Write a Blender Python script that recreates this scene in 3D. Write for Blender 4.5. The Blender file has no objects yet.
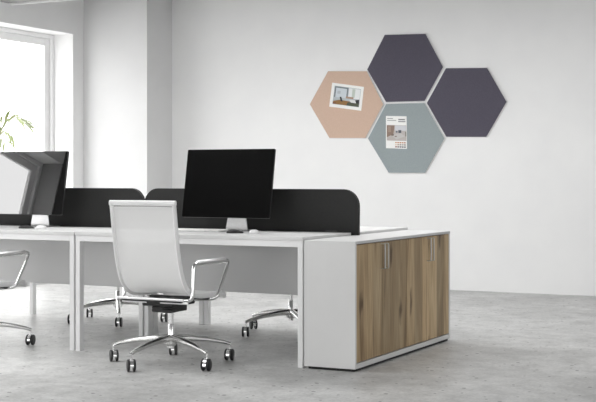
import bpy, bmesh, math, random
from mathutils import Vector, Matrix
SC = bpy.context.scene
COL = SC.collection
PI = math.pi
R = math.radians

# ---------------------------------------------------------------- camera
W, H = 596.0, 402.0
F_PX, CX, HY = 1262.0, 298.0, 177.0
cam_d = bpy.data.cameras.new('camera')
cam = bpy.data.objects.new('camera', cam_d)
COL.objects.link(cam)
cam_d.sensor_fit = 'HORIZONTAL'
cam_d.sensor_width = 36.0
cam_d.lens = F_PX / W * 36.0
cam_d.shift_x = 0.0
cam_d.shift_y = -(H / 2 - HY) / W
cam_d.clip_end = 200
cam.location = (0, 0, 1.09)
cam.rotation_euler = (R(90), 0, math.atan(632 / 1262))
SC.camera = cam

# ---------------------------------------------------------------- world (bright overcast sky, brightest on the window side)
SKY_WINDOW, SKY_REST = 5.0, 1.9
world = bpy.data.worlds.new('world')
SC.world = world
world.use_nodes = True
nt = world.node_tree
nt.nodes.clear()
wo = nt.nodes.new('ShaderNodeOutputWorld')
bg = nt.nodes.new('ShaderNodeBackground')
tc = nt.nodes.new('ShaderNodeTexCoord')
sep = nt.nodes.new('ShaderNodeSeparateXYZ')
mr = nt.nodes.new('ShaderNodeMapRange')
mr.interpolation_type = 'SMOOTHSTEP'
mr.inputs['From Min'].default_value = -0.25
mr.inputs['From Max'].default_value = 0.15
mr.inputs['To Min'].default_value = SKY_WINDOW
mr.inputs['To Max'].default_value = SKY_REST
nt.links.new(tc.outputs['Generated'], sep.inputs[0])
nt.links.new(sep.outputs['X'], mr.inputs['Value'])
nt.links.new(mr.outputs[0], bg.inputs['Strength'])
bg.inputs['Color'].default_value = (1.0, 1.0, 1.0, 1)
nt.links.new(bg.outputs[0], wo.inputs[0])

# ---------------------------------------------------------------- soft fill (unseen square area lights added under the low ceiling)
FILL_W = 54.0
for lx, ly in ((-5.2, 8.3), (-3.2, 8.3), (-5.2, 5.2)):
    ld = bpy.data.lights.new('ceiling_lamp', 'AREA')
    ld.shape = 'SQUARE'
    ld.size = 2.0
    ld.energy = FILL_W
    lo = bpy.data.objects.new('ceiling_lamp', ld)
    lo.location = (lx, ly, 2.785)
    COL.objects.link(lo)

# ---------------------------------------------------------------- exposure
SC.view_settings.view_transform = 'Standard'
SC.view_settings.look = 'None'
SC.view_settings.gamma = 1.0
SC.view_settings.use_curve_mapping = False
SC.view_settings.exposure = -0.08
SC.cycles.use_denoising = True
SC.cycles.max_bounces = 8
SC.cycles.diffuse_bounces = 5
SC.cycles.sample_clamp_indirect = 8.0

# ---------------------------------------------------------------- materials
def mat(name, color=(0.8, 0.8, 0.8), rough=0.5, metal=0.0, spec=0.5, ior=1.5):
    m = bpy.data.materials.new(name)
    m.use_nodes = True
    b = m.node_tree.nodes['Principled BSDF']
    b.inputs['Base Color'].default_value = (*color, 1)
    b.inputs['Roughness'].default_value = rough
    b.inputs['Metallic'].default_value = metal
    b.inputs['Specular IOR Level'].default_value = spec
    b.inputs['IOR'].default_value = ior
    return m

def noise_mat(name, c1, c2, scale, rough=0.6, detail=4.0, bump=0.0, stretch=(1, 1, 1), metal=0.0):
    m = mat(name, c1, rough, metal)
    t = m.node_tree
    b = t.nodes['Principled BSDF']
    co = t.nodes.new('ShaderNodeTexCoord')
    mp = t.nodes.new('ShaderNodeMapping')
    mp.inputs['Scale'].default_value = stretch
    n = t.nodes.new('ShaderNodeTexNoise')
    n.inputs['Scale'].default_value = scale
    n.inputs['Detail'].default_value = detail
    r = t.nodes.new('ShaderNodeValToRGB')
    r.color_ramp.elements[0].position = 0.3
    r.color_ramp.elements[1].position = 0.7
    r.color_ramp.elements[0].color = (*c1, 1)
    r.color_ramp.elements[1].color = (*c2, 1)
    t.links.new(co.outputs['Object'], mp.inputs[0])
    t.links.new(mp.outputs[0], n.inputs['Vector'])
    t.links.new(n.outputs['Fac'], r.inputs[0])
    t.links.new(r.outputs[0], b.inputs['Base Color'])
    if bump:
        bp = t.nodes.new('ShaderNodeBump')
        bp.inputs['Strength'].default_value = bump
        bp.inputs['Distance'].default_value = 0.002
        t.links.new(n.outputs['Fac'], bp.inputs['Height'])
        t.links.new(bp.outputs[0], b.inputs['Normal'])
    return m

M = {}
M['wall'] = noise_mat('painted_wall', (0.84, 0.84, 0.84), (0.87, 0.87, 0.865), 3, 0.75)
M['column'] = noise_mat('column_paint', (0.70, 0.70, 0.70), (0.73, 0.73, 0.73), 3, 0.75)  # same paint as the wall, darkened to offset strong window light
M['surround'] = noise_mat('window_surround_grey', (0.27, 0.27, 0.27), (0.30, 0.30, 0.30), 3, 0.7)  # for the jamb lining added to tone the mirrored window
M['ceiling'] = noise_mat('ceiling_grey', (0.28, 0.28, 0.28), (0.32, 0.32, 0.32), 2, 0.8)
M['charcoal_wall'] = noise_mat('charcoal_wall_paint', (0.05, 0.05, 0.05), (0.06, 0.06, 0.06), 3, 0.8)  # for the dark panel added to blacken the mirrored wall
M['white_frame'] = mat('window_white', (0.86, 0.86, 0.86), 0.4)
M['desk_top'] = noise_mat('desk_laminate', (0.66, 0.66, 0.655), (0.72, 0.72, 0.715), 14, 0.38, stretch=(0.15, 1, 1))
M['desk_white'] = mat('desk_white_metal', (0.80, 0.80, 0.80), 0.38)
M['panel'] = mat('modesty_panel_grey', (0.60, 0.60, 0.60), 0.5)  # white panel, the shade under the desk painted in as grey
M['cab_white'] = noise_mat('cabinet_white', (0.66, 0.66, 0.655), (0.69, 0.69, 0.685), 5, 0.45)
M['dark'] = mat('dark_gap', (0.012, 0.012, 0.012), 0.7)
M['screen_fabric'] = noise_mat('black_divider', (0.012, 0.012, 0.012), (0.019, 0.019, 0.018), 260, 0.6, detail=2)
M['screen_fabric'].node_tree.nodes['Principled BSDF'].inputs['Specular IOR Level'].default_value = 0.3
M['monitor_glass'] = mat('monitor_glass', (0.004, 0.004, 0.004), 0.05, 0.0, 0.5, 1.4)
M['monitor_glossy'] = mat('monitor_glass_glossy', (0.004, 0.004, 0.004), 0.0, 0.0, 0.5, 2.45)
M['alu'] = noise_mat('brushed_aluminium', (0.72, 0.72, 0.72), (0.80, 0.80, 0.80), 40, 0.28, metal=1.0, stretch=(1, 1, 8))
M['chrome'] = mat('chrome', (0.86, 0.86, 0.86), 0.13, 1.0)
M['steel'] = mat('polished_steel', (0.74, 0.74, 0.73), 0.22, 1.0)
M['rail'] = mat('light_metal_rail', (0.86, 0.86, 0.86), 0.3, 0.25)
M['black_plastic'] = mat('black_plastic', (0.012, 0.012, 0.012), 0.4)
M['white_plastic'] = mat('white_plastic', (0.85, 0.85, 0.85), 0.3)
M['handle'] = mat('handle_metal', (0.62, 0.62, 0.61), 0.3, 1.0)
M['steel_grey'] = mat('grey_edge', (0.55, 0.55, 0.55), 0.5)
M['leaf'] = noise_mat('leaf_green', (0.15, 0.19, 0.05), (0.23, 0.27, 0.10), 6, 0.5)
M['stem'] = mat('stem_brown', (0.30, 0.24, 0.14), 0.7)
M['pot'] = mat('pot_grey', (0.5, 0.5, 0.5), 0.6)
M['felt_beige'] = noise_mat('felt_beige', (0.595, 0.43, 0.335), (0.635, 0.465, 0.365), 120, 0.95, bump=0.15)
M['felt_purple'] = noise_mat('felt_purple', (0.083, 0.076, 0.102), (0.098, 0.090, 0.119), 120, 0.95, bump=0.15)
M['felt_teal'] = noise_mat('felt_teal', (0.295, 0.338, 0.347), (0.325, 0.368, 0.377), 120, 0.95, bump=0.15)
M['board_edge'] = mat('board_edge_white', (0.78, 0.78, 0.78), 0.6)
M['paper'] = mat('paper_white', (0.88, 0.88, 0.86), 0.6)

def flat(name, c):
    if name not in M:
        M[name] = mat(name, c, 0.5)
    return M[name]

# seat mesh: fine woven net, slightly see-through
def net_mat():
    m = bpy.data.materials.new('white_seat_netting')
    m.use_nodes = True
    t = m.node_tree
    b = t.nodes['Principled BSDF']
    b.inputs['Base Color'].default_value = (0.90, 0.90, 0.895, 1)
    b.inputs['Roughness'].default_value = 0.7
    o = t.nodes['Material Output']
    tr = t.nodes.new('ShaderNodeBsdfTransparent')
    tl = t.nodes.new('ShaderNodeBsdfTranslucent')
    tl.inputs['Color'].default_value = (0.8, 0.8, 0.8, 1)
    m1 = t.nodes.new('ShaderNodeMixShader')
    m1.inputs[0].default_value = 0.25
    m2 = t.nodes.new('ShaderNodeMixShader')
    m2.inputs[0].default_value = 0.30
    t.links.new(b.outputs[0], m1.inputs[1])
    t.links.new(tl.outputs[0], m1.inputs[2])
    t.links.new(m1.outputs[0], m2.inputs[1])
    t.links.new(tr.outputs[0], m2.inputs[2])
    t.links.new(m2.outputs[0], o.inputs['Surface'])
    return m
M['net'] = net_mat()

def glass_mat():
    m = bpy.data.materials.new('window_glass')
    m.use_nodes = True
    t = m.node_tree
    t.nodes.remove(t.nodes['Principled BSDF'])
    o = t.nodes['Material Output']
    tr = t.nodes.new('ShaderNodeBsdfTransparent')
    gl = t.nodes.new('ShaderNodeBsdfGlossy')
    gl.inputs['Roughness'].default_value = 0.0
    mx = t.nodes.new('ShaderNodeMixShader')
    mx.inputs[0].default_value = 0.05
    t.links.new(tr.outputs[0], mx.inputs[1])
    t.links.new(gl.outputs[0], mx.inputs[2])
    t.links.new(mx.outputs[0], o.inputs['Surface'])
    return m
M['glass'] = glass_mat()

def floor_mat():
    m = mat('polished_concrete', (0.5, 0.5, 0.5), 0.42)
    t = m.node_tree
    b = t.nodes['Principled BSDF']
    co = t.nodes.new('ShaderNodeTexCoord')
    def noise(scale, detail, rough=0.55, dist=0.0, stretch=(1, 1, 1)):
        mp = t.nodes.new('ShaderNodeMapping')
        mp.inputs['Scale'].default_value = stretch
        n = t.nodes.new('ShaderNodeTexNoise')
        n.inputs['Scale'].default_value = scale
        n.inputs['Detail'].default_value = detail
        n.inputs['Roughness'].default_value = rough
        n.inputs['Distortion'].default_value = dist
        t.links.new(co.outputs['Object'], mp.inputs[0])
        t.links.new(mp.outputs[0], n.inputs['Vector'])
        return n
    def ramp(src, stops):
        r = t.nodes.new('ShaderNodeValToRGB')
        while len(r.color_ramp.elements) < len(stops):
            r.color_ramp.elements.new(0.5)
        for e, (p, v) in zip(r.color_ramp.elements, stops):
            e.position = p
            e.color = (v, v, v * 0.995, 1)
        t.links.new(src.outputs['Fac'] if 'Fac' in src.outputs else src.outputs[0], r.inputs[0])
        return r
    def mul(a, c):
        mx = t.nodes.new('ShaderNodeMix')
        mx.data_type = 'RGBA'
        mx.blend_type = 'MULTIPLY'
        mx.inputs[0].default_value = 1.0
        t.links.new(a, mx.inputs[6])
        t.links.new(c, mx.inputs[7])
        return mx.outputs[2]
    big = ramp(noise(1.1, 6, 0.6, 0.6), [(0.30, 0.44), (0.5, 0.56), (0.70, 0.68)])
    mid = ramp(noise(7, 8, 0.72, 0.3), [(0.34, 0.76), (0.5, 0.95), (0.66, 1.10)])
    fine = ramp(noise(45, 3, 0.7), [(0.30, 0.78), (0.6, 1.0)])
    c = mul(mul(big.outputs[0], mid.outputs[0]), fine.outputs[0])
    # small dark pits, present in some cells only
    for sc_, rad, keep in ((7.5, 0.055, 0.45), (3.1, 0.035, 0.55)):
        vo = t.nodes.new('ShaderNodeTexVoronoi')
        vo.voronoi_dimensions = '2D'
        vo.inputs['Scale'].default_value = sc_
        t.links.new(co.outputs['Object'], vo.inputs['Vector'])
        lt = t.nodes.new('ShaderNodeMath'); lt.operation = 'LESS_THAN'; lt.inputs[1].default_value = rad
        t.links.new(vo.outputs['Distance'], lt.inputs[0])
        sx = t.nodes.new('ShaderNodeSeparateColor')
        t.links.new(vo.outputs['Color'], sx.inputs[0])
        gt = t.nodes.new('ShaderNodeMath'); gt.operation = 'LESS_THAN'; gt.inputs[1].default_value = keep
        t.links.new(sx.outputs[0], gt.inputs[0])
        m_ = t.nodes.new('ShaderNodeMath'); m_.operation = 'MULTIPLY'
        t.links.new(lt.outputs[0], m_.inputs[0]); t.links.new(gt.outputs[0], m_.inputs[1])
        iv = t.nodes.new('ShaderNodeMapRange')
        iv.inputs['To Min'].default_value = 1.0; iv.inputs['To Max'].default_value = 0.25
        t.links.new(m_.outputs[0], iv.inputs['Value'])
        cc = t.nodes.new('ShaderNodeCombineColor')
        for k in range(3):
            t.links.new(iv.outputs[0], cc.inputs[k])
        c = mul(c, cc.outputs[0])
    t.links.new(c, b.inputs['Base Color'])
    rr = t.nodes.new('ShaderNodeMapRange')
    rr.inputs['To Min'].default_value = 0.34
    rr.inputs['To Max'].default_value = 0.52
    n2 = noise(4, 5)
    t.links.new(n2.outputs['Fac'], rr.inputs['Value'])
    t.links.new(rr.outputs[0], b.inputs['Roughness'])
    return m
M['floor'] = floor_mat()

def oak_mat():
    m = mat('knotty_oak', (0.3, 0.2, 0.12), 0.55, spec=0.3)
    t = m.node_tree
    b = t.nodes['Principled BSDF']
    co = t.nodes.new('ShaderNodeTexCoord')
    sp = t.nodes.new('ShaderNodeSeparateXYZ')
    t.links.new(co.outputs['Object'], sp.inputs[0])
    def math_(op, a, bv=None, v=None):
        n = t.nodes.new('ShaderNodeMath')
        n.operation = op
        t.links.new(a, n.inputs[0])
        if bv is not None:
            t.links.new(bv, n.inputs[1])
        if v is not None:
            n.inputs[1].default_value = v
        return n.outputs[0]
    # staves of a glued-up board, 0.105 m wide along y
    idx = math_('FLOOR', math_('MULTIPLY', sp.outputs['Y'], v=7.6))
    wn = t.nodes.new('ShaderNodeTexWhiteNoise')
    wn.noise_dimensions = '1D'
    t.links.new(idx, wn.inputs['W'])
    off = math_('MULTIPLY', wn.outputs['Value'], v=9.0)
    zz = math_('ADD', sp.outputs['Z'], off)
    cb = t.nodes.new('ShaderNodeCombineXYZ')
    t.links.new(off, cb.inputs['X'])
    t.links.new(sp.outputs['Y'], cb.inputs['Y'])
    t.links.new(zz, cb.inputs['Z'])
    def noise(scale, stretch, detail, dist=0.0):
        mp = t.nodes.new('ShaderNodeMapping')
        mp.inputs['Scale'].default_value = stretch
        t.links.new(cb.outputs[0], mp.inputs[0])
        n = t.nodes.new('ShaderNodeTexNoise')
        n.inputs['Scale'].default_value = scale
        n.inputs['Detail'].default_value = detail
        n.inputs['Distortion'].default_value = dist
        t.links.new(mp.outputs[0], n.inputs['Vector'])
        return n.outputs['Fac']
    g1 = noise(1.0, (0.0, 8, 0.8), 4, 1.6)
    r1 = t.nodes.new('ShaderNodeValToRGB')
    es = r1.color_ramp.elements
    es[0].position = 0.28
    es[0].color = (0.29, 0.19, 0.10, 1)
    es[1].position = 0.72
    es[1].color = (0.68, 0.53, 0.33, 1)
    e = es.new(0.48)
    e.color = (0.53, 0.385, 0.22, 1)
    t.links.new(g1, r1.inputs[0])
    g2 = noise(1.0, (0.0, 120, 5), 3, 0.2)
    r2 = t.nodes.new('ShaderNodeValToRGB')
    r2.color_ramp.elements[0].position = 0.3
    r2.color_ramp.elements[0].color = (0.76, 0.74, 0.72, 1)
    r2.color_ramp.elements[1].position = 0.62
    r2.color_ramp.elements[1].color = (1, 1, 1, 1)
    t.links.new(g2, r2.inputs[0])
    mx = t.nodes.new('ShaderNodeMix')
    mx.data_type = 'RGBA'
    mx.blend_type = 'MULTIPLY'
    mx.inputs[0].default_value = 1.0
    t.links.new(r1.outputs[0], mx.inputs[6])
    t.links.new(r2.outputs[0], mx.inputs[7])
    # knots
    ck = t.nodes.new('ShaderNodeCombineXYZ')
    t.links.new(math_('MULTIPLY', math_('ADD', sp.outputs['Y'], v=0.05), v=3.9), ck.inputs['X'])
    t.links.new(math_('MULTIPLY', zz, v=1.35), ck.inputs['Y'])
    wnz = t.nodes.new('ShaderNodeTexNoise')
    wnz.inputs['Scale'].default_value = 6.0
    t.links.new(ck.outputs[0], wnz.inputs['Vector'])
    av = t.nodes.new('ShaderNodeVectorMath')
    av.operation = 'MULTIPLY_ADD'
    av.inputs[1].default_value = (0.22, 0.22, 0.0)
    t.links.new(wnz.outputs['Color'], av.inputs[0])
    t.links.new(ck.outputs[0], av.inputs[2])
    vo = t.nodes.new('ShaderNodeTexVoronoi')
    vo.voronoi_dimensions = '2D'
    vo.inputs['Scale'].default_value = 1.0
    t.links.new(av.outputs[0], vo.inputs['Vector'])
    rk = t.nodes.new('ShaderNodeValToRGB')
    rk.color_ramp.elements[0].position = 0.035
    rk.color_ramp.elements[0].color = (0.25, 0.2, 0.16, 1)
    rk.color_ramp.elements[1].position = 0.13
    rk.color_ramp.elements[1].color = (1, 1, 1, 1)
    t.links.new(vo.outputs['Distance'], rk.inputs[0])
    mk = t.nodes.new('ShaderNodeMix')
    mk.data_type = 'RGBA'
    mk.blend_type = 'MULTIPLY'
    mk.inputs[0].default_value = 0.9
    t.links.new(mx.outputs[2], mk.inputs[6])
    t.links.new(rk.outputs[0], mk.inputs[7])
    # stave to stave tone
    mr_ = t.nodes.new('ShaderNodeMapRange')
    mr_.inputs['To Min'].default_value = 0.60
    mr_.inputs['To Max'].default_value = 1.12
    t.links.new(wn.outputs['Value'], mr_.inputs['Value'])
    cmb = t.nodes.new('ShaderNodeCombineColor')
    for k in range(3):
        t.links.new(mr_.outputs[0], cmb.inputs[k])
    mt = t.nodes.new('ShaderNodeMix')
    mt.data_type = 'RGBA'
    mt.blend_type = 'MULTIPLY'
    mt.inputs[0].default_value = 1.0
    t.links.new(mk.outputs[2], mt.inputs[6])
    t.links.new(cmb.outputs[0], mt.inputs[7])
    t.links.new(mt.outputs[2], b.inputs['Base Color'])
    return m
M['oak'] = oak_mat()

# ---------------------------------------------------------------- mesh helpers
def link(name, bm, m, parent=None, smooth=False, loc=None):
    me = bpy.data.meshes.new(name)
    bmesh.ops.recalc_face_normals(bm, faces=bm.faces)
    bm.to_mesh(me)
    bm.free()
    ms = m if isinstance(m, (list, tuple)) else [m]
    for x in ms:
        me.materials.append(x)
    if smooth:
        me.polygons.foreach_set('use_smooth', [True] * len(me.polygons))
        try:
            me.set_sharp_from_angle(angle=R(35))
        except Exception:
            pass
    o = bpy.data.objects.new(name, me)
    COL.objects.link(o)
    if parent is not None:
        o.parent = parent
    if loc is not None:
        o.location = loc
    return o

def thing(name, label, cat, loc=(0, 0, 0), rz=0.0, group=None):
    o = bpy.data.objects.new(name, None)
    o.empty_display_size = 0.1
    COL.objects.link(o)
    o.location = loc
    o.rotation_euler = (0, 0, rz)
    o['label'] = label
    o['category'] = cat
    if group:
        o['group'] = group
    return o

def struct(o):
    o['kind'] = 'structure'
    return o

def box(bm, x0, x1, y0, y1, z0, z1, bev=0.0, mi=0):
    vs = [bm.verts.new((x, y, z)) for x in (x0, x1) for y in (y0, y1) for z in (z0, z1)]
    fs = []
    for f in ((0, 1, 3, 2), (4, 6, 7, 5), (0, 4, 5, 1), (2, 3, 7, 6), (0, 2, 6, 4), (1, 5, 7, 3)):
        fc = bm.faces.new([vs[i] for i in f])
        fc.material_index = mi
        fs.append(fc)
    if bev:
        es = list({e for f in fs for e in f.edges})
        bmesh.ops.bevel(bm, geom=es, offset=bev, segments=2, affect='EDGES', profile=0.5)
    return fs

def B(x0, x1, y0, y1, z0, z1, bev=0.0):
    bm = bmesh.new()
    box(bm, x0, x1, y0, y1, z0, z1, bev)
    return bm

def frames(pts):
    """parallel-transport frames along a path"""
    T = []
    n = len(pts)
    for i in range(n):
        a = pts[max(i - 1, 0)]
        b = pts[min(i + 1, n - 1)]
        T.append((b - a).normalized())
    up = Vector((0, 0, 1)) if abs(T[0].z) < 0.9 else Vector((1, 0, 0))
    N = (up - T[0] * up.dot(T[0])).normalized()
    out = []
    for i in range(n):
        N = (N - T[i] * N.dot(T[i])).normalized()
        out.append((T[i], N, T[i].cross(N)))
    return out

def tube(bm, pts, r, seg=10, r2=None, caps=True, closed=False):
    """sweep an ellipse; r may be a list; r2 the other half-axis (along the binormal)"""
    pts = [Vector(p) for p in pts]
    fr = frames(pts)
    rs = r if isinstance(r, (list, tuple)) else [r] * len(pts)
    r2s = r2 if isinstance(r2, (list, tuple)) else ([r2] * len(pts) if r2 else rs)
    rings = []
    for p, (T, N, Bn), a, b in zip(pts, fr, rs, r2s):
        rings.append([bm.verts.new(p + N * (a * math.cos(2 * PI * k / seg)) + Bn * (b * math.sin(2 * PI * k / seg))) for k in range(seg)])
    for i in range(len(rings) - 1):
        for k in range(seg):
            bm.faces.new((rings[i][k], rings[i][(k + 1) % seg], rings[i + 1][(k + 1) % seg], rings[i + 1][k]))
    if caps:
        bm.faces.new(rings[0][::-1])
        bm.faces.new(rings[-1])

def smooth_path(ctrl, rad=0.03, n=6):
    """polyline with rounded corners"""
    P = [Vector(c) for c in ctrl]
    out = [P[0]]
    for i in range(1, len(P) - 1):
        a, b, c = P[i - 1], P[i], P[i + 1]
        u, v = (a - b), (c - b)
        d = min(rad, u.length * 0.49, v.length * 0.49)
        s, e = b + u.normalized() * d, b + v.normalized() * d
        for k in range(n + 1):
            t = k / n
            out.append(s * (1 - t) ** 2 + b * 2 * t * (1 - t) + e * t * t)
    out.append(P[-1])
    return out

def lathe(bm, prof, seg=20, center=(0, 0, 0), axis='z'):
    c = Vector(center)
    rings = []
    for r, z in prof:
        ring = []
        for k in range(seg):
            a = 2 * PI * k / seg
            if axis == 'z':
                v = Vector((r * math.cos(a), r * math.sin(a), z))
            elif axis == 'x':
                v = Vector((z, r * math.cos(a), r * math.sin(a)))
            else:
                v = Vector((r * math.cos(a), z, r * math.sin(a)))
            ring.append(bm.verts.new(c + v))
        rings.append(ring)
    for i in range(len(rings) - 1):
        for k in range(seg):
            bm.faces.new((rings[i][k], rings[i][(k + 1) % seg], rings[i + 1][(k + 1) % seg], rings[i + 1][k]))
    bm.faces.new(rings[0][::-1])
    bm.faces.new(rings[-1])

def prism(bm, poly, to3, d, bev=0.0):
    """extrude a 2-D outline; to3 maps (u, v, w) to a point; d = (w0, w1)"""
    a = [bm.verts.new(to3(u, v, d[0])) for u, v in poly]
    b = [bm.verts.new(to3(u, v, d[1])) for u, v in poly]
    n = len(poly)
    fs = [bm.faces.new(a[::-1]), bm.faces.new(b)]
    for i in range(n):
        fs.append(bm.faces.new((a[i], a[(i + 1) % n], b[(i + 1) % n], b[i])))
    if bev:
        es = list(fs[0].edges) + list(fs[1].edges)
        bmesh.ops.bevel(bm, geom=es, offset=bev, segments=2, affect='EDGES', profile=0.5)
    return fs

def rrect(u0, u1, v0, v1, r, n=6):
    rr = r if isinstance(r, (list, tuple)) else (r,) * 4   # bl, br, tr, tl
    out = []
    for (cx, cy, a0, q) in ((u0, v0, 180, 0), (u1, v0, 270, 1), (u1, v1, 0, 2), (u0, v1, 90, 3)):
        rd = rr[q]
        sx = 1 if cx == u0 else -1
        sy = 1 if cy == v0 else -1
        if rd <= 0:
            out.append((cx, cy))
            continue
        for k in range(n + 1):
            a = R(a0 + 90 * k / n)
            out.append((cx + sx * rd + rd * math.cos(a), cy + sy * rd + rd * math.sin(a)))
    return out

def copy_tree(o, parent=None):
    c = o.copy()
    COL.objects.link(c)
    if parent is not None:
        c.parent = parent
    for ch in list(o.children):
        copy_tree(ch, c)
    return c

# ---------------------------------------------------------------- the room
XW, YB = -8.112, 11.55            # inner faces of the window wall and the back wall
XR, YF = 4.2, -3.0
ZC, ZC2 = 2.80, 3.25              # low ceiling, raised strip along the back wall
YC = 9.83                         # where the low ceiling ends
COLX, COLY = -7.302, 11.064       # the boxed column in the corner

struct(link('floor', B(XW - 0.3, XR, YF, YB + 0.2, -0.12, 0.0), M['floor']))
struct(link('wall_back', B(XW - 0.3, XR + 0.2, YB, YB + 0.2, 0, ZC2 + 0.2), M['wall']))
struct(link('wall_right', B(XR, XR + 0.2, 8.2, YB, 0, ZC2 + 0.2), M['wall']))
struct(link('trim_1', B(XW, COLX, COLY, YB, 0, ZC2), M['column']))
WT = 0.32
WINS = [(8.75, 10.879, 2.603), (3.47, 7.35, 2.50)]
ZS = 0.10
bm = bmesh.new()
edges = sorted([YF, YB] + [v for w in WINS for v in w[:2]])
for i in range(0, len(edges), 2):
    box(bm, XW - WT, XW, edges[i], edges[i + 1], 0, ZC2 + 0.2)
for (a, b, ZT) in WINS:
    box(bm, XW - WT, XW, a, b, 0, ZS)
    box(bm, XW - WT, XW, a, b, ZT, ZC2 + 0.2)
struct(link('wall_left', bm, M['wall']))
struct(link('trim_3', B(XW + 0.0005, XW + 0.012, YF, 3.455, 0.0, ZC - 0.001), M['charcoal_wall']))  # unseen panel added to darken the left monitor's reflection
struct(link('trim_4', B(XW - 0.238, XW + 0.012, 3.4705, 3.482, 0.101, 2.499), M['surround']))  # unseen lining added so the jamb mirrors grey in the left monitor
bm = bmesh.new()
box(bm, XW, XR, YF, YC, ZC, ZC + 0.2)
box(bm, XW, XR, YC, YB, ZC2, ZC2 + 0.15)
box(bm, XW, XR, YC - 0.001, YC + 0.03, ZC + 0.15, ZC2 + 0.02)
struct(link('ceiling', bm, M['ceiling']))
struct(link('trim_2', B(XW, XR, YC + 0.0305, YC + 0.06, ZC - 0.012, ZC + 0.03), M['white_frame']))

def window(n, a, b, ZT):
    root = bpy.data.objects.new('window_%d' % n, None)
    COL.objects.link(root)
    root['kind'] = 'structure'
    x0, x1 = XW - 0.315, XW - 0.245
    root.location = (XW - 0.28, (a + b) / 2, ZS)
    L = Vector(root.location)
    def put(name, bm, m, sm=False):
        bmesh.ops.translate(bm, vec=-L, verts=bm.verts)
        return link(name, bm, m, root, sm)
    t = 0.045
    g = 0.002
    bm = bmesh.new()
    for (y0, y1, z0, z1) in ((a + g, a + t, ZS + g, ZT - g), (b - t, b - g, ZS + g, ZT - g), (a + t, b - t, ZT - t, ZT - g), (a + t, b - t, ZS + g, ZS + t)):
        box(bm, x0, x1, y0, y1, z0, z1, 0.004)
    put('window_frame', bm, M['white_frame'])
    mid = [a + t, b - t]
    s = 0.075
    bm = bmesh.new()
    for k in range(len(mid) - 1):
        p, q = mid[k] + 0.004, mid[k + 1] - 0.004
        for (y0, y1, z0, z1) in ((p, p + s, ZS + t, ZT - t), (q - s, q, ZS + t, ZT - t), (p + s, q - s, ZT - t - s, ZT - t), (p + s, q - s, ZS + t, ZS + t + s)):
            box(bm, x0 + 0.0, x1 - 0.03, y0, y1, z0, z1, 0.004)
    put('sash', bm, M['white_frame'])
    put('pane', B(x0 + 0.012, x0 + 0.018, a + t + s, b - t - s, ZS + t + s, ZT - t - s), M['glass'])
for i, (a, b, zt) in enumerate(WINS):
    window(i + 1, a, b, zt)
struct(link('floor_outside', B(XW - 9.0, XW - WT, YF, YB + 8, -0.14, -0.02), M['wall']))

# ---------------------------------------------------------------- double workbench: four desks
X0, X1, X2 = -6.410, -4.797, -3.194
YFN, YMID, YBK = 6.448, 7.137, 8.065
ZD = 0.746
YLEG = 7.285
def desk(name_label, xa, xb, ya, yb, panel_side=None):
    root = thing('desk', name_label, 'desk', ((xa + xb) / 2, (ya + yb) / 2, 0), 0, 'white desks of the double workbench')
    L = Vector(root.location)
    g = 0.004
    xa += g; xb -= g
    fs_y = yb if ya > YMID - 0.1 else ya        # user side
    bm = B(xa - L.x, xb - L.x, ya - L.y, yb - L.y, ZD - 0.022, ZD, 0.0015)
    link('tabletop', bm, M['desk_top'], root)
    lw, ld = 0.032, 0.042
    hw = ZD - 0.0225
    # frame below the top; the inner legs of both rows meet under the cable gap
    bm = bmesh.new()
    f = 0.003
    fa, fb = (ya + f, YLEG - 0.002) if ya < YMID - 0.1 else (YLEG + 0.002, yb - f)
    inn = 0.058
    for (y0, y1) in ((fa, fa + 0.03), (fb - 0.03, fb)):
        box(bm, xa + f + lw - L.x, xb - f - lw - L.x, y0 - L.y, y1 - L.y, hw - 0.035, hw, 0.001)
    la, lb = (ld, inn) if ya < YMID - 0.1 else (inn, ld)
    for (x0, x1) in ((xa + f, xa + f + lw), (xb - f - lw, xb - f)):
        box(bm, x0 - L.x, x1 - L.x, fa + la - L.y, fb - lb - L.y, hw - 0.035, hw, 0.001)
    link('apron', bm, M['desk_white'], root)
    for x in (xa + f, xb - f - lw):
        for y0, y1 in ((fa, fa + la), (fb - lb, fb)):
            link('leg', B(x - L.x, x + lw - L.x, y0 - L.y, y1 - L.y, 0.0, hw, 0.0015), M['desk_white'], root)
    return root
d1 = desk('white desk in front of the black divider, right one, touching the white cabinet', X1, X2, YFN, YMID - 0.017)
d2 = desk('white desk in front of the black divider, left one, cut by the picture edge', X0, X1, YFN, YMID - 0.017)
d3 = desk('white desk behind the black divider, far right one, beside the cabinet', X1, X2, YMID + 0.017, YBK)
d4 = desk('white desk behind the black divider, far left one, its back leg seen at left', X0, X1, YMID + 0.017, YBK)
for d in (d1, d2):
    L = Vector(d.location)
    w = (X2 - X1) / 2 - 0.045
    bm = B(-w, w, YMID - 0.085 - L.y, YMID - 0.067 - L.y, 0.352, 0.686, 0.002)
    link('modesty_panel', bm, M['panel'], d)
    d.children[-1]['label'] = 'grey modesty panel hanging below the top'

# black dividers on the centre line
def divider(label, xa, xb):
    root = thing('desk_divider', label, 'divider', ((xa + xb) / 2, YMID, ZD), 0, 'black dividers standing along the workbench')
    w = (xb - xa) / 2
    bm = bmesh.new()
    prism(bm, rrect(-w, w, -0.020, 0.268, (0.0, 0.0, 0.105, 0.105), 10), lambda u, v, q: Vector((u, q, v)), (-0.014, 0.014), 0.003)
    link('divider_panel', bm, M['screen_fabric'], root, True)
    for sx in (-0.6, 0.6):
        bm = bmesh.new()
        box(bm, sx - 0.04, sx + 0.04, -0.0165, -0.0142, -0.018, 0.012, 0.0005)
        link('clamp', bm, M['black_plastic'], root)
    return root
divider('black divider with rounded corners between the right desks, behind the right monitor', -4.722, -3.152)
divider('black divider with rounded corners between the left desks, behind the left monitor', -6.30, -4.730)

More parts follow.
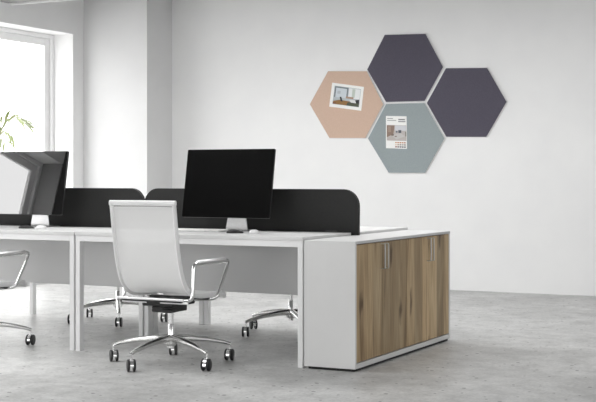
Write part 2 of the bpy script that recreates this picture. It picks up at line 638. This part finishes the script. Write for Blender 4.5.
# ---------------------------------------------------------------- monitors
def monitor(label, x, y, glass, sx=0.04):
    root = thing('monitor', label, 'monitor', (x, y, ZD), 0, 'black desktop monitors')
    # stand: flat foot, bent neck
    bm = bmesh.new()
    path = [(sx, 0.150, 0.004), (sx, 0.030, 0.004), (sx, 0.036, 0.15), (sx, 0.030, 0.235)]
    P = smooth_path(path, 0.02, 6)
    fr = frames(P)
    prev = None
    hw = []
    for i, p in enumerate(P):
        t = i / (len(P) - 1)
        hw.append(0.078 if p.z < 0.02 else 0.078 - 0.03 * min(1, (p.z - 0.02) / 0.16))
    rings = []
    for p, (T, N, Bn), w in zip(P, fr, hw):
        side = Vector((1, 0, 0))
        nn = T.cross(side).normalized() * 0.004
        rings.append([bm.verts.new(p + side * w + nn), bm.verts.new(p - side * w + nn), bm.verts.new(p - side * w - nn), bm.verts.new(p + side * w - nn)])
    for i in range(len(rings) - 1):
        for k in range(4):
            bm.faces.new((rings[i][k], rings[i][(k + 1) % 4], rings[i + 1][(k + 1) % 4], rings[i + 1][k]))
    bm.faces.new(rings[0]); bm.faces.new(rings[-1])
    link('stand', bm, M['alu'], root, True)
    # tilted head
    t = R(10)
    w, h = 0.318, 0.44
    y0, z0 = -0.055, 0.088
    def to(u, v, q):      # q: thickness to the back
        return Vector((u, y0 + v * math.sin(t) + q * math.cos(t), z0 + v * math.cos(t) - q * math.sin(t)))
    bm = bmesh.new()
    prism(bm, rrect(-w, w, 0, h, 0.008, 4), to, (0.0025, 0.016), 0.002)
    # bulged back
    rings = []
    for s, q in ((0.92, 0.015), (0.75, 0.026), (0.45, 0.036), (0.2, 0.04)):
        rings.append([bm.verts.new(to(uu * s, h / 2 + (vv - h / 2) * s, q)) for uu, vv in rrect(-w, w, 0, h, 0.03, 4)])
    n = len(rings[0])
    for i in range(3):
        for k in range(n):
            bm.faces.new((rings[i][k], rings[i][(k + 1) % n], rings[i + 1][(k + 1) % n], rings[i + 1][k]))
    bm.faces.new(rings[-1]); bm.faces.new(rings[0][::-1])
    link('housing', bm, M['black_plastic'], root, True)
    bm = bmesh.new()
    prism(bm, rrect(-w + 0.0015, w - 0.0015, 0.0015, h - 0.0015, 0.007, 4), to, (0.0, 0.0024))
    link('screen', bm, glass, root)
    return root
monitor('black monitor on a silver stand on the right desk, nearly black screen', -3.972, 6.955, M['monitor_glass'])
monitor('black monitor on a silver stand on the left desk, a bright window mirrored in it', -5.56, 6.955, M['monitor_glossy'], 0.075)

# ---------------------------------------------------------------- keyboard and mice
def mouse_bm(w=0.029, l=0.053, h=0.022):
    bm = bmesh.new()
    bmesh.ops.create_uvsphere(bm, u_segments=20, v_segments=12, radius=1.0)
    for v in bm.verts:
        x, y, z = v.co
        s = 1.0 + 0.12 * y
        zz = max(z, -0.15)
        v.co = Vector((math.copysign(abs(x) ** 0.85, x) * w * s, y * l, (zz + 0.15) / 1.15 * h * (1.0 - 0.25 * y)))
    return bm
def mouse(label, x, y, rz, m, group):
    root = thing('computer_mouse', label, 'mouse', (x, y, ZD + 0.0005), rz, group)
    link('mouse_body', mouse_bm(), m, root, True)
    bm = bmesh.new()
    lathe(bm, [(0.0055, -0.003), (0.0062, 0), (0.0055, 0.003)], 12, (0, 0.03, 0.0125), 'x')
    link('scroll_wheel', bm, M['steel_grey'], root, True)
mouse('white computer mouse on the right desk, right of the monitor stand', -3.700, 6.79, R(8), M['white_plastic'], None)
mouse('black computer mouse on the right desk, in front of the monitor stand', -3.805, 6.735, R(-60), M['black_plastic'], None)
mouse('white computer mouse on the left desk, in front of the monitor stand', -5.320, 6.785, R(8), M['white_plastic'], None)
mouse('black computer mouse on the left desk, under the mirrored screen', -5.405, 6.735, R(-60), M['black_plastic'], None)

def keyboard(label, x, y):
    root = thing('keyboard', label, 'keyboard', (x, y, ZD + 0.0004), 0)
    bm = bmesh.new()
    prism(bm, rrect(-0.215, 0.215, -0.062, 0.062, 0.008, 4), lambda u, v, q: Vector((u, v, q + (0.004 + v * 0.05 if q > 0 else 0))), (0, 0.005), 0)
    link('keyboard_case', bm, M['steel_grey'], root)
    rows = [(-0.049, [(-0.2, 0.045), (-0.15, 0.03), (-0.11, 0.03), (-0.01, 0.15), (0.09, 0.03), (0.128, 0.03), (0.18, 0.05)])]
    base = bmesh.new()
    for u, w in rows[0][1]:
        box(base, u - w / 2, u + w / 2, rows[0][0] - 0.008, rows[0][0] + 0.008, 0.0065, 0.0115, 0.001)
    for r in range(5):
        yy = -0.029 + r * 0.0195
        for k in range(20):
            uu = -0.2 + k * 0.021
            box(base, uu - 0.0088, uu + 0.0088, yy - 0.008, yy + 0.008, 0.0075 + yy * 0.05, 0.0125 + yy * 0.05, 0.001)
    o = link('keys', base, M['paper'], root)
    o['kind'] = 'stuff'
keyboard('flat white keyboard on the right desk, left of the mice', -4.16, 6.85)

# ---------------------------------------------------------------- cabinet
CX0, CX1, CY0, CY1 = -3.185, -2.866, 6.438, 7.990
cab = thing('sideboard_cabinet', 'low white cabinet with four knotty oak doors, closing the right end of the desks', 'cabinet', ((CX0 + CX1) / 2, (CY0 + CY1) / 2, 0))
LC = Vector(cab.location)
def cb(name, x0, x1, y0, y1, z0, z1, m, bev=0.0015, parent=None, L=None):
    L = LC if L is None else L
    bm = B(x0 - L.x, x1 - L.x, y0 - L.y, y1 - L.y, z0, z1, bev)
    return link(name, bm, m, parent or cab)
CZ = 0.730
cb('end_panel', CX0, CX1 - 0.0005, CY0, CY0 + 0.018, 0.015, CZ - 0.001, M['cab_white'])
cb('end_panel', CX0, CX1 - 0.0005, CY1 - 0.018, CY1, 0.015, CZ - 0.001, M['cab_white'])
cb('back_panel', CX0, CX0 + 0.012, CY0 + 0.018, CY1 - 0.018, 0.015, CZ - 0.02, M['cab_white'])
cb('cabinet_top', CX0, CX1, CY0 + 0.0185, CY1 - 0.0185, CZ - 0.016, CZ, M['cab_white'])
es_ = cb('edge_strip', CX1 - 0.0004, CX1 + 0.0012, CY0 + 0.0015, CY1 - 0.0015, CZ - 0.0165, CZ - 0.001, M['steel_grey'], 0)  # shade on the white top's front edge, painted in as grey
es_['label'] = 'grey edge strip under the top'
cb('bottom_rail', CX0 + 0.013, CX1 - 0.001, CY0 + 0.0185, CY1 - 0.0185, 0.015, 0.044, M['cab_white'])
cb('plinth', CX0 + 0.02, CX1 - 0.012, CY0 + 0.012, CY1 - 0.012, 0.0, 0.0148, M['dark'])
cb('inner_body', CX0 + 0.014, CX1 - 0.024, CY0 + 0.02, CY1 - 0.02, 0.048, CZ - 0.018, M['dark'])
ys = [6.4575, 6.836, 7.208, 7.594, 7.9705]
for i in range(4):
    a, b = ys[i] + 0.0015, ys[i + 1] - 0.0015
    dr = cb('door', CX1 - 0.021, CX1 - 0.002, a, b, 0.049, CZ - 0.021, M['oak'], 0.001)
    dr['label'] = 'knotty oak door'
    hy = (ys[1] if i < 2 else ys[3]) + (-0.025 if i % 2 == 0 else 0.025)
    bm = bmesh.new()
    z1, z0 = 0.70, 0.555
    P = smooth_path([(0, 0, z0), (0.026, 0, z0), (0.026, 0, z1), (0, 0, z1)], 0.006, 4)
    fr = frames(P)
    rings = []
    for p, (T, N, Bn) in zip(P, fr):
        sd = Vector((0, 1, 0)); nn = T.cross(sd).normalized() * 0.0025
        rings.append([bm.verts.new(p + sd * 0.006 + nn), bm.verts.new(p - sd * 0.006 + nn), bm.verts.new(p - sd * 0.006 - nn), bm.verts.new(p + sd * 0.006 - nn)])
    for q in range(len(rings) - 1):
        for k in range(4):
            bm.faces.new((rings[q][k], rings[q][(k + 1) % 4], rings[q + 1][(k + 1) % 4], rings[q + 1][k]))
    bm.faces.new(rings[0]); bm.faces.new(rings[-1])
    bmesh.ops.translate(bm, vec=(CX1 - 0.002 - LC.x, hy - LC.y, 0), verts=bm.verts)
    h = link('handle', bm, M['handle'], dr, True)
    h['label'] = 'brushed metal bow handle'

# ---------------------------------------------------------------- swivel chairs
RP = [(-0.303, 0.942), (-0.290, 0.86), (-0.272, 0.74), (-0.252, 0.64), (-0.232, 0.57), (-0.205, 0.505), (-0.160, 0.450), (-0.095, 0.418), (-0.01, 0.405), (0.09, 0.402), (0.19, 0.404), (0.245, 0.398), (0.262, 0.380)]
def catmull(P, n=4):
    Q = [Vector((0, p[0], p[1])) for p in P]
    Q = [Q[0] * 2 - Q[1]] + Q + [Q[-1] * 2 - Q[-2]]
    out = []
    for i in range(1, len(Q) - 2):
        a, b, c, d = Q[i - 1:i + 3]
        for k in range(n):
            t = k / n
            out.append(0.5 * ((2 * b) + (c - a) * t + (2 * a - 5 * b + 4 * c - d) * t * t + (3 * b - a - 3 * c + d) * t ** 3))
    out.append(Q[-2])
    return out
PROF = catmull(RP)
HWID = 0.214

def chair(label, x, y, rz, base_rot, casters=None):
    root = thing('office_chair', label, 'chair', (x, y, 0), rz, 'white mesh swivel chairs at the desks')
    # side rails
    for s in (-1, 1):
        bm = bmesh.new()
        tube(bm, [p + Vector((s * (HWID - 0.004), 0, 0)) for p in PROF], 0.010, 10, 0.016)
        link('side_rail', bm, M['rail'], root, True)
    bm = bmesh.new()
    tube(bm, [(-HWID - 0.008, RP[0][0], RP[0][1]), (0, RP[0][0] - 0.006, RP[0][1] + 0.001), (HWID + 0.008, RP[0][0], RP[0][1])], 0.016, 10, 0.010)
    link('top_rail', bm, M['rail'], root, True)
    bm = bmesh.new()
    tube(bm, [(-HWID, RP[-1][0], RP[-1][1]), (HWID, RP[-1][0], RP[-1][1])], 0.010, 10)
    link('front_rail', bm, M['rail'], root, True)
    # mesh sling: upper part is the backrest, lower part the seat
    def sling(i0, i1, sag):
        bm = bmesh.new()
        nx = 9
        w = HWID - 0.010
        rows = []
        P = PROF[i0:i1 + 1]
        fr = frames(PROF)[i0:i1 + 1]
        for side in (1, -1):
            g = []
            for p, (T, N, Bn) in zip(P, fr):
                nrm = Vector((1, 0, 0)).cross(T).normalized()
                row = []
                for k in range(nx):
                    u = -1 + 2 * k / (nx - 1)
                    row.append(bm.verts.new(p + Vector((u * w, 0, 0)) + nrm * (side * 0.0015) - nrm * (sag * (1 - u * u))))
                g.append(row)
            rows.append(g)
        for g in rows:
            for i in range(len(g) - 1):
                for k in range(nx - 1):
                    bm.faces.new((g[i][k], g[i][k + 1], g[i + 1][k + 1], g[i + 1][k]))
        return bm
    cut = 26
    link('backrest', sling(1, cut, -0.008), M['net'], root, True)
    link('seat', sling(cut, len(PROF) - 2, -0.008), M['net'], root, True)
    # armrests: one bent loop per side, running under the seat
    for s in (-1, 1):
        bm = bmesh.new()
        xs = s * 0.234
        path = [(s * 0.05, -0.15, 0.376), (xs, -0.145, 0.388), (xs, -0.130, 0.594), (xs, 0.270, 0.594), (xs, 0.125, 0.380), (s * 0.05, 0.08, 0.366)]
        P = smooth_path(path, 0.03, 6)
        tube(bm, P, 0.0105, 12, 0.0125)
        arm = link('armrest', bm, M['chrome'], root, True)
        bm = bmesh.new()
        tube(bm, [(xs, -0.09, 0.599), (xs, -0.075, 0.605), (xs, 0.205, 0.605), (xs, 0.23, 0.599)], [0.006, 0.010, 0.010, 0.006], 12, [0.010, 0.019, 0.019, 0.010])
        link('arm_pad', bm, M['rail'], arm, True)
    for yy, zz in ((-0.225, 0.396), (-0.175, 0.374)):
        bm = bmesh.new()
        tube(bm, [(-0.222, yy, zz), (0.222, yy, zz)], 0.007, 10)
        link('cross_tube', bm, M['rail'], root, True)
    # black mechanism
    bm = bmesh.new()
    box(bm, -0.105, 0.105, -0.15, 0.10, 0.346, 0.382, 0.008)
    box(bm, -0.06, 0.075, -0.12, 0.06, 0.308, 0.346, 0.008)
    box(bm, 0.035, 0.10, -0.16, -0.10, 0.312, 0.334, 0.006)
    box(bm, -0.20, 0.20, -0.215, -0.19, 0.378, 0.392, 0.003)
    box(bm, -0.20, 0.20, 0.07, 0.095, 0.372, 0.388, 0.003)
    box(bm, -0.04, 0.04, -0.20, 0.08, 0.368, 0.384, 0.003)
    link('tilt_mechanism', bm, M['black_plastic'], root)
    bm = bmesh.new()
    lathe(bm, [(0.0135, 0.20), (0.0135, 0.33)], 18)
    lathe(bm, [(0.018, 0.09), (0.018, 0.225), (0.015, 0.23)], 18)
    link('gas_lift', bm, M['chrome'], root, True)
    # star base
    bm = bmesh.new()
    lathe(bm, [(0.026, 0.105), (0.036, 0.115), (0.038, 0.155), (0.028, 0.165)], 20)
    ends = []
    for k in range(5):
        a = R(base_rot + 72 * k) - rz
        c, s_ = math.cos(a), math.sin(a)
        rr = [0.02, 0.11, 0.22, 0.32, 0.362]
        zz = [0.148, 0.145, 0.132, 0.112, 0.098]
        P = [Vector((c * r_, s_ * r_, z_)) for r_, z_ in zip(rr, zz)]
        tube(bm, P, [0.022, 0.019, 0.015, 0.012, 0.010], 10, [0.024, 0.021, 0.017, 0.014, 0.012])
        ends.append((c * 0.362, s_ * 0.362, a))
    link('star_base', bm, M['steel'], root, True)
    for k, (ex, ey, a) in enumerate(ends):
        rnd = random.Random(int(1000 * (x + y)) + k)
        ca = R(-63.4) - rz + rnd.uniform(-0.38, 0.38)
        co, si = math.cos(ca), math.sin(ca)
        ct = bmesh.new()
        lathe(ct, [(0.006, 0.06), (0.006, 0.098), (0.009, 0.10)], 12)
        # hood: half drum over the wheels
        pts = [(0.0365 * math.cos(R(q)), 0.0365 * math.sin(R(q))) for q in range(-10, 200, 15)]
        inner = [(0.016 * math.cos(R(q)), 0.016 * math.sin(R(q))) for q in range(190, -15, -15)]
        prism(ct, pts + inner, lambda u, v, q: Vector((u + 0.012, q, v + 0.0345)), (-0.0095, 0.0095))
        box(ct, 0.002, 0.022, -0.007, 0.007, 0.028, 0.05, 0.002)
        rot = Matrix.Translation((ex, ey, 0)) @ Matrix.Rotation(ca, 4, 'Z')
        bmesh.ops.transform(ct, matrix=rot, verts=ct.verts)
        ho = link('caster', ct, M['chrome'], root, True)
        for sd in (-1, 1):
            wb = bmesh.new()
            lathe(wb, [(0.012, sd * 0.0100), (0.0325, sd * 0.0105), (0.0345, sd * 0.0135), (0.0345, sd * 0.021), (0.031, sd * 0.0235), (0.010, sd * 0.0245)], 22, (0.012, 0, 0.0345), 'y')
            bmesh.ops.transform(wb, matrix=rot, verts=wb.verts)
            link('wheel', wb, M['black_plastic'], ho, True)
    return root
chair('white mesh swivel chair in full view, in front of the right desk', -3.970, 6.270, 0.0, 48.0)
chair('white mesh swivel chair cut by the left picture edge, one arm seen', -5.505, 6.33, 0.0, 38)
chair('swivel chair behind the desks, base seen left of the white cabinet', -3.99, 7.86, PI, 22)
chair('swivel chair behind the desks, base seen left of the nearest chair', -5.495, 7.93, PI, 18)

# ---------------------------------------------------------------- hexagonal pin boards (outlines measured on the wall plane)
def unproj(px, py, Y):
    th = math.atan(632 / 1262)
    F = Vector((-math.sin(th), math.cos(th), 0)); Rr = Vector((math.cos(th), math.sin(th), 0))
    r = F + Rr * ((px - CX) / F_PX) + Vector((0, 0, (HY - py) / F_PX))
    return Vector((0, 0, 1.09)) + r * (Y / r.y)
HEX = [
 ('hexagonal felt board, beige, with a framed photo print pinned on it', 'felt_beige', [(309.6, 104.2), (328.0, 71.0), (366.8, 71.0), (383.4, 104.3), (365.4, 138.2), (329.4, 138.2)]),
 ('hexagonal felt board, dark purple, topmost of the four', 'felt_purple', [(367.0, 69.5), (384.6, 34.6), (425.6, 33.6), (443.3, 67.0), (424.6, 101.3), (386.0, 102.2)]),
 ('hexagonal felt board, dark purple, rightmost of the four', 'felt_purple', [(426.6, 103.0), (445.8, 68.0), (487.2, 67.6), (506.8, 101.8), (486.4, 137.2), (446.2, 137.0)]),
 ('hexagonal felt board, grey teal, lowest of the four, with a leaflet', 'felt_teal', [(367.8, 138.6), (386.0, 103.8), (424.4, 102.8), (444.6, 138.6), (425.0, 173.0), (388.6, 173.0)]),
]
for label, mname, pts in HEX:
    P = [unproj(px, py, YB - 0.022) for px, py in pts]
    c = sum(P, Vector()) / 6
    root = thing('hexagonal_pinboard', label, 'pinboard', (c.x, YB - 0.022, c.z), 0, 'hexagonal felt boards on the back wall')
    q = [(p.x - c.x, p.z - c.z) for p in P]
    big = [(u * 1.006, v * 1.006) for u, v in q]
    sml = [(u * 0.992, v * 0.992) for u, v in q]
    bm = bmesh.new()
    prism(bm, big, lambda u, v, w: Vector((u, w, v)), (0.004, 0.0215), 0.001)
    link('board_edge', bm, M['board_edge'], root)
    bm = bmesh.new()
    prism(bm, sml, lambda u, v, w: Vector((u, w, v)), (-0.003, 0.004), 0.0015)
    link('felt_face', bm, M[mname], root)

# ---- pinned photo print and leaflet: printed pictures built of flat coloured patches
def pinned(name, label, cat, quad, patches, thick=0.0012):
    """quad: tl, tr, br, bl pixels of the sheet; patches: (name, colour, [(u, v)...]) in 0..1 from the top left"""
    Yp = YB - 0.027
    Q = [unproj(px, py, Yp) for px, py in quad]
    c = sum(Q, Vector()) / 4
    root = thing(name, label, cat, (c.x, Yp, c.z))
    def pt(u, v, w):
        a = Q[0].lerp(Q[1], u); b = Q[3].lerp(Q[2], u)
        p = a.lerp(b, v) - c
        return Vector((p.x, w, p.z))
    bm = bmesh.new()
    prism(bm, [(0, 0), (1, 0), (1, 1), (0, 1)], pt, (-thick, 0.0005))
    link('sheet', bm, M['paper'], root)
    groups = {}
    for part, colr, poly in patches:
        groups.setdefault((part, 0 if part == 'picture' else len(groups)), []).append((colr, poly))
    for (part, _k), lst in groups.items():
        bm = bmesh.new()
        mats = []
        for i, (colr, poly) in enumerate(lst):
            key = 'print_%02d%02d%02d' % tuple(int(99 * k) for k in colr)
            mm = flat(key, colr)
            if mm not in mats:
                mats.append(mm)
            fs = prism(bm, poly, pt, (-thick - 0.0002 - 0.00012 * (i + 1), -thick - 0.0001))
            for f_ in fs:
                f_.material_index = mats.index(mm)
        link(part, bm, mats, root)
    return root
def rc(u0, u1, v0, v1):
    return [(u0, v0), (u1, v0), (u1, v1), (u0, v1)]
P1 = []
def a1(c, poly): P1.append(('picture', c, poly))
fu0, fu1, fv0, fv1 = 0.09, 0.92, 0.11, 0.87
a1((0.42, 0.46, 0.48), rc(fu0, fu1, fv0, fv1))
a1((0.16, 0.19, 0.20), rc(0.11, 0.53, 0.13, 0.62))
a1((0.58, 0.63, 0.67), rc(0.15, 0.49, 0.18, 0.58))
a1((0.45, 0.49, 0.52), rc(0.20, 0.30, 0.30, 0.42))
a1((0.78, 0.80, 0.80), rc(0.55, 0.91, 0.13, 0.55))
a1((0.52, 0.58, 0.52), rc(0.66, 0.75, 0.15, 0.50))
a1((0.38, 0.25, 0.18), rc(0.48, 0.72, 0.49, 0.57))
a1((0.46, 0.50, 0.53), rc(0.11, 0.91, 0.57, 0.67))
a1((0.26, 0.13, 0.03), [(0.10, 0.74), (0.30, 0.66), (0.62, 0.68), (0.62, 0.86), (0.10, 0.86)])
a1((0.06, 0.07, 0.04), [(0.56, 0.72), (0.91, 0.66), (0.91, 0.86), (0.52, 0.86)])
a1((0.72, 0.72, 0.72), [(0.60, 0.62), (0.78, 0.60), (0.85, 0.72), (0.66, 0.72)])
a1((0.01, 0.01, 0.015), [(0.29, 0.54), (0.34, 0.53), (0.40, 0.72), (0.34, 0.72)])
a1((0.01, 0.01, 0.015), [(0.78, 0.60), (0.90, 0.56), (0.91, 0.72), (0.82, 0.72)])
a1((0.20, 0.08, 0.03), rc(0.10, 0.20, 0.78, 0.86))
pinned('photo_print', 'white bordered photo print of a bright room, pinned askew on the beige hexagon', 'photo',
       [(332.3, 82.6), (364.0, 86.9), (361.2, 110.8), (329.2, 106.6)], P1)
P2 = []
def a2(part, c, poly): P2.append((part, c, poly))
rnd = random.Random(4)
for v, u0, u1, h_, c_ in ((0.065, 0.06, 0.34, 0.022, 0.30), (0.125, 0.06, 0.50, 0.022, 0.34), (0.085, 0.60, 0.92, 0.040, 0.20), (0.150, 0.60, 0.94, 0.034, 0.26)):
    a2('text_line', (c_, c_, c_), rc(u0, u1, v, v + h_))
pv0, pv1 = 0.28, 0.76
a2('picture', (0.48, 0.44, 0.42), rc(0.04, 0.98, pv0, pv1))
a2('picture', (0.25, 0.17, 0.13), [(0.04, 0.29), (0.42, 0.29), (0.36, 0.56), (0.04, 0.66)])
a2('picture', (0.34, 0.25, 0.20), rc(0.10, 0.24, 0.32, 0.50))
a2('picture', (0.62, 0.63, 0.66), rc(0.44, 0.97, 0.29, 0.45))
a2('picture', (0.07, 0.08, 0.10), rc(0.60, 0.74, 0.43, 0.52))
a2('picture', (0.10, 0.13, 0.17), rc(0.48, 0.56, 0.46, 0.51))
a2('picture', (0.55, 0.53, 0.52), [(0.30, 0.60), (0.70, 0.52), (0.92, 0.62), (0.50, 0.72)])
a2('picture', (0.18, 0.13, 0.11), rc(0.26, 0.38, 0.55, 0.61))
a2('picture', (0.16, 0.10, 0.08), rc(0.42, 0.52, 0.61, 0.64))
a2('picture', (0.20, 0.20, 0.16), rc(0.93, 0.98, 0.48, 0.62))
sw = [[(0.60, 0.33, 0.20), (0.55, 0.24, 0.12), (0.50, 0.20, 0.08), (0.52, 0.22, 0.10), (0.42, 0.14, 0.08)],
      [(0.72, 0.55, 0.42), (0.40, 0.28, 0.20), (0.26, 0.20, 0.17), (0.34, 0.30, 0.28), (0.20, 0.12, 0.10)],
      [(0.24, 0.06, 0.05), (0.12, 0.06, 0.06), (0.03, 0.03, 0.05), (0.02, 0.02, 0.03), (0.015, 0.015, 0.025)]]
for r_, (row, v) in enumerate(zip(sw, (0.80, 0.865, 0.93))):
    for k, c in enumerate(row):
        u = 0.44 + k * 0.105
        a2('swatch', c, rc(u, u + 0.085, v, v + 0.038))
pinned('leaflet', 'white leaflet with an interior picture and colour swatches, on the teal hexagon', 'leaflet',
       [(386.0, 115.9), (406.6, 116.3), (407.0, 148.8), (386.0, 148.2)], P2)

# ---------------------------------------------------------------- plant outside the window
def plant(x, y):
    root = thing('potted_palm', 'pale green palm with arching leaves outside the window at left', 'plant', (x, y, -0.02))
    bm = bmesh.new()
    lathe(bm, [(0.13, 0.0), (0.17, 0.02), (0.2, 0.36), (0.18, 0.36), (0.175, 0.32)], 24)
    link('pot', bm, M['pot'], root, True)
    rnd = random.Random(11)
    sb = bmesh.new()
    lb = bmesh.new()
    for k in range(24):
        a = 2 * PI * k / 24 + rnd.uniform(-0.15, 0.15)
        reach = rnd.uniform(0.40, 0.80)
        top = rnd.uniform(1.35, 2.0)
        P = []
        for j in range(13):
            t = j / 12
            r_ = reach * t ** 1.4
            z = 0.32 + (top - 0.32) * (1 - (1 - t) ** 1.8) - 0.28 * max(0, t - 0.7) / 0.3 * reach
            P.append(Vector((math.cos(a) * r_, math.sin(a) * r_, z)))
        tube(sb, P, [0.008 * (1 - 0.75 * j / 12) for j in range(13)], 5)
        for j in [5, 6, 7, 8, 9, 9, 10, 10, 11, 11, 12, 12]:
            for s in (-1, 1):
                T = (P[min(j + 1, 12)] - P[j - 1]).normalized()
                side = T.cross(Vector((0, 0, 1))).normalized() * s
                L_ = rnd.uniform(0.20, 0.36)
                d = (T * 0.9 + side * 0.5).normalized()
                prev = None
                for q in range(6):
                    u = q / 5
                    w = 0.014 * math.sin(PI * (0.12 + 0.88 * u)) + 0.0005
                    c = P[j] + d * (L_ * u) + Vector((0, 0, 0.04 * u - 0.11 * u * u))
                    n = d.cross(Vector((0, 0, 1))).normalized() * w
                    cur = [lb.verts.new(c + n), lb.verts.new(c + Vector((0, 0, -0.003))), lb.verts.new(c - n)]
                    if prev:
                        lb.faces.new((prev[0], prev[1], cur[1], cur[0]))
                        lb.faces.new((prev[1], prev[2], cur[2], cur[1]))
                    prev = cur
    link('stems', sb, M['stem'], root, True)
    o = link('foliage', lb, M['leaf'], root)
    o['kind'] = 'stuff'
plant(-9.95, 11.50)
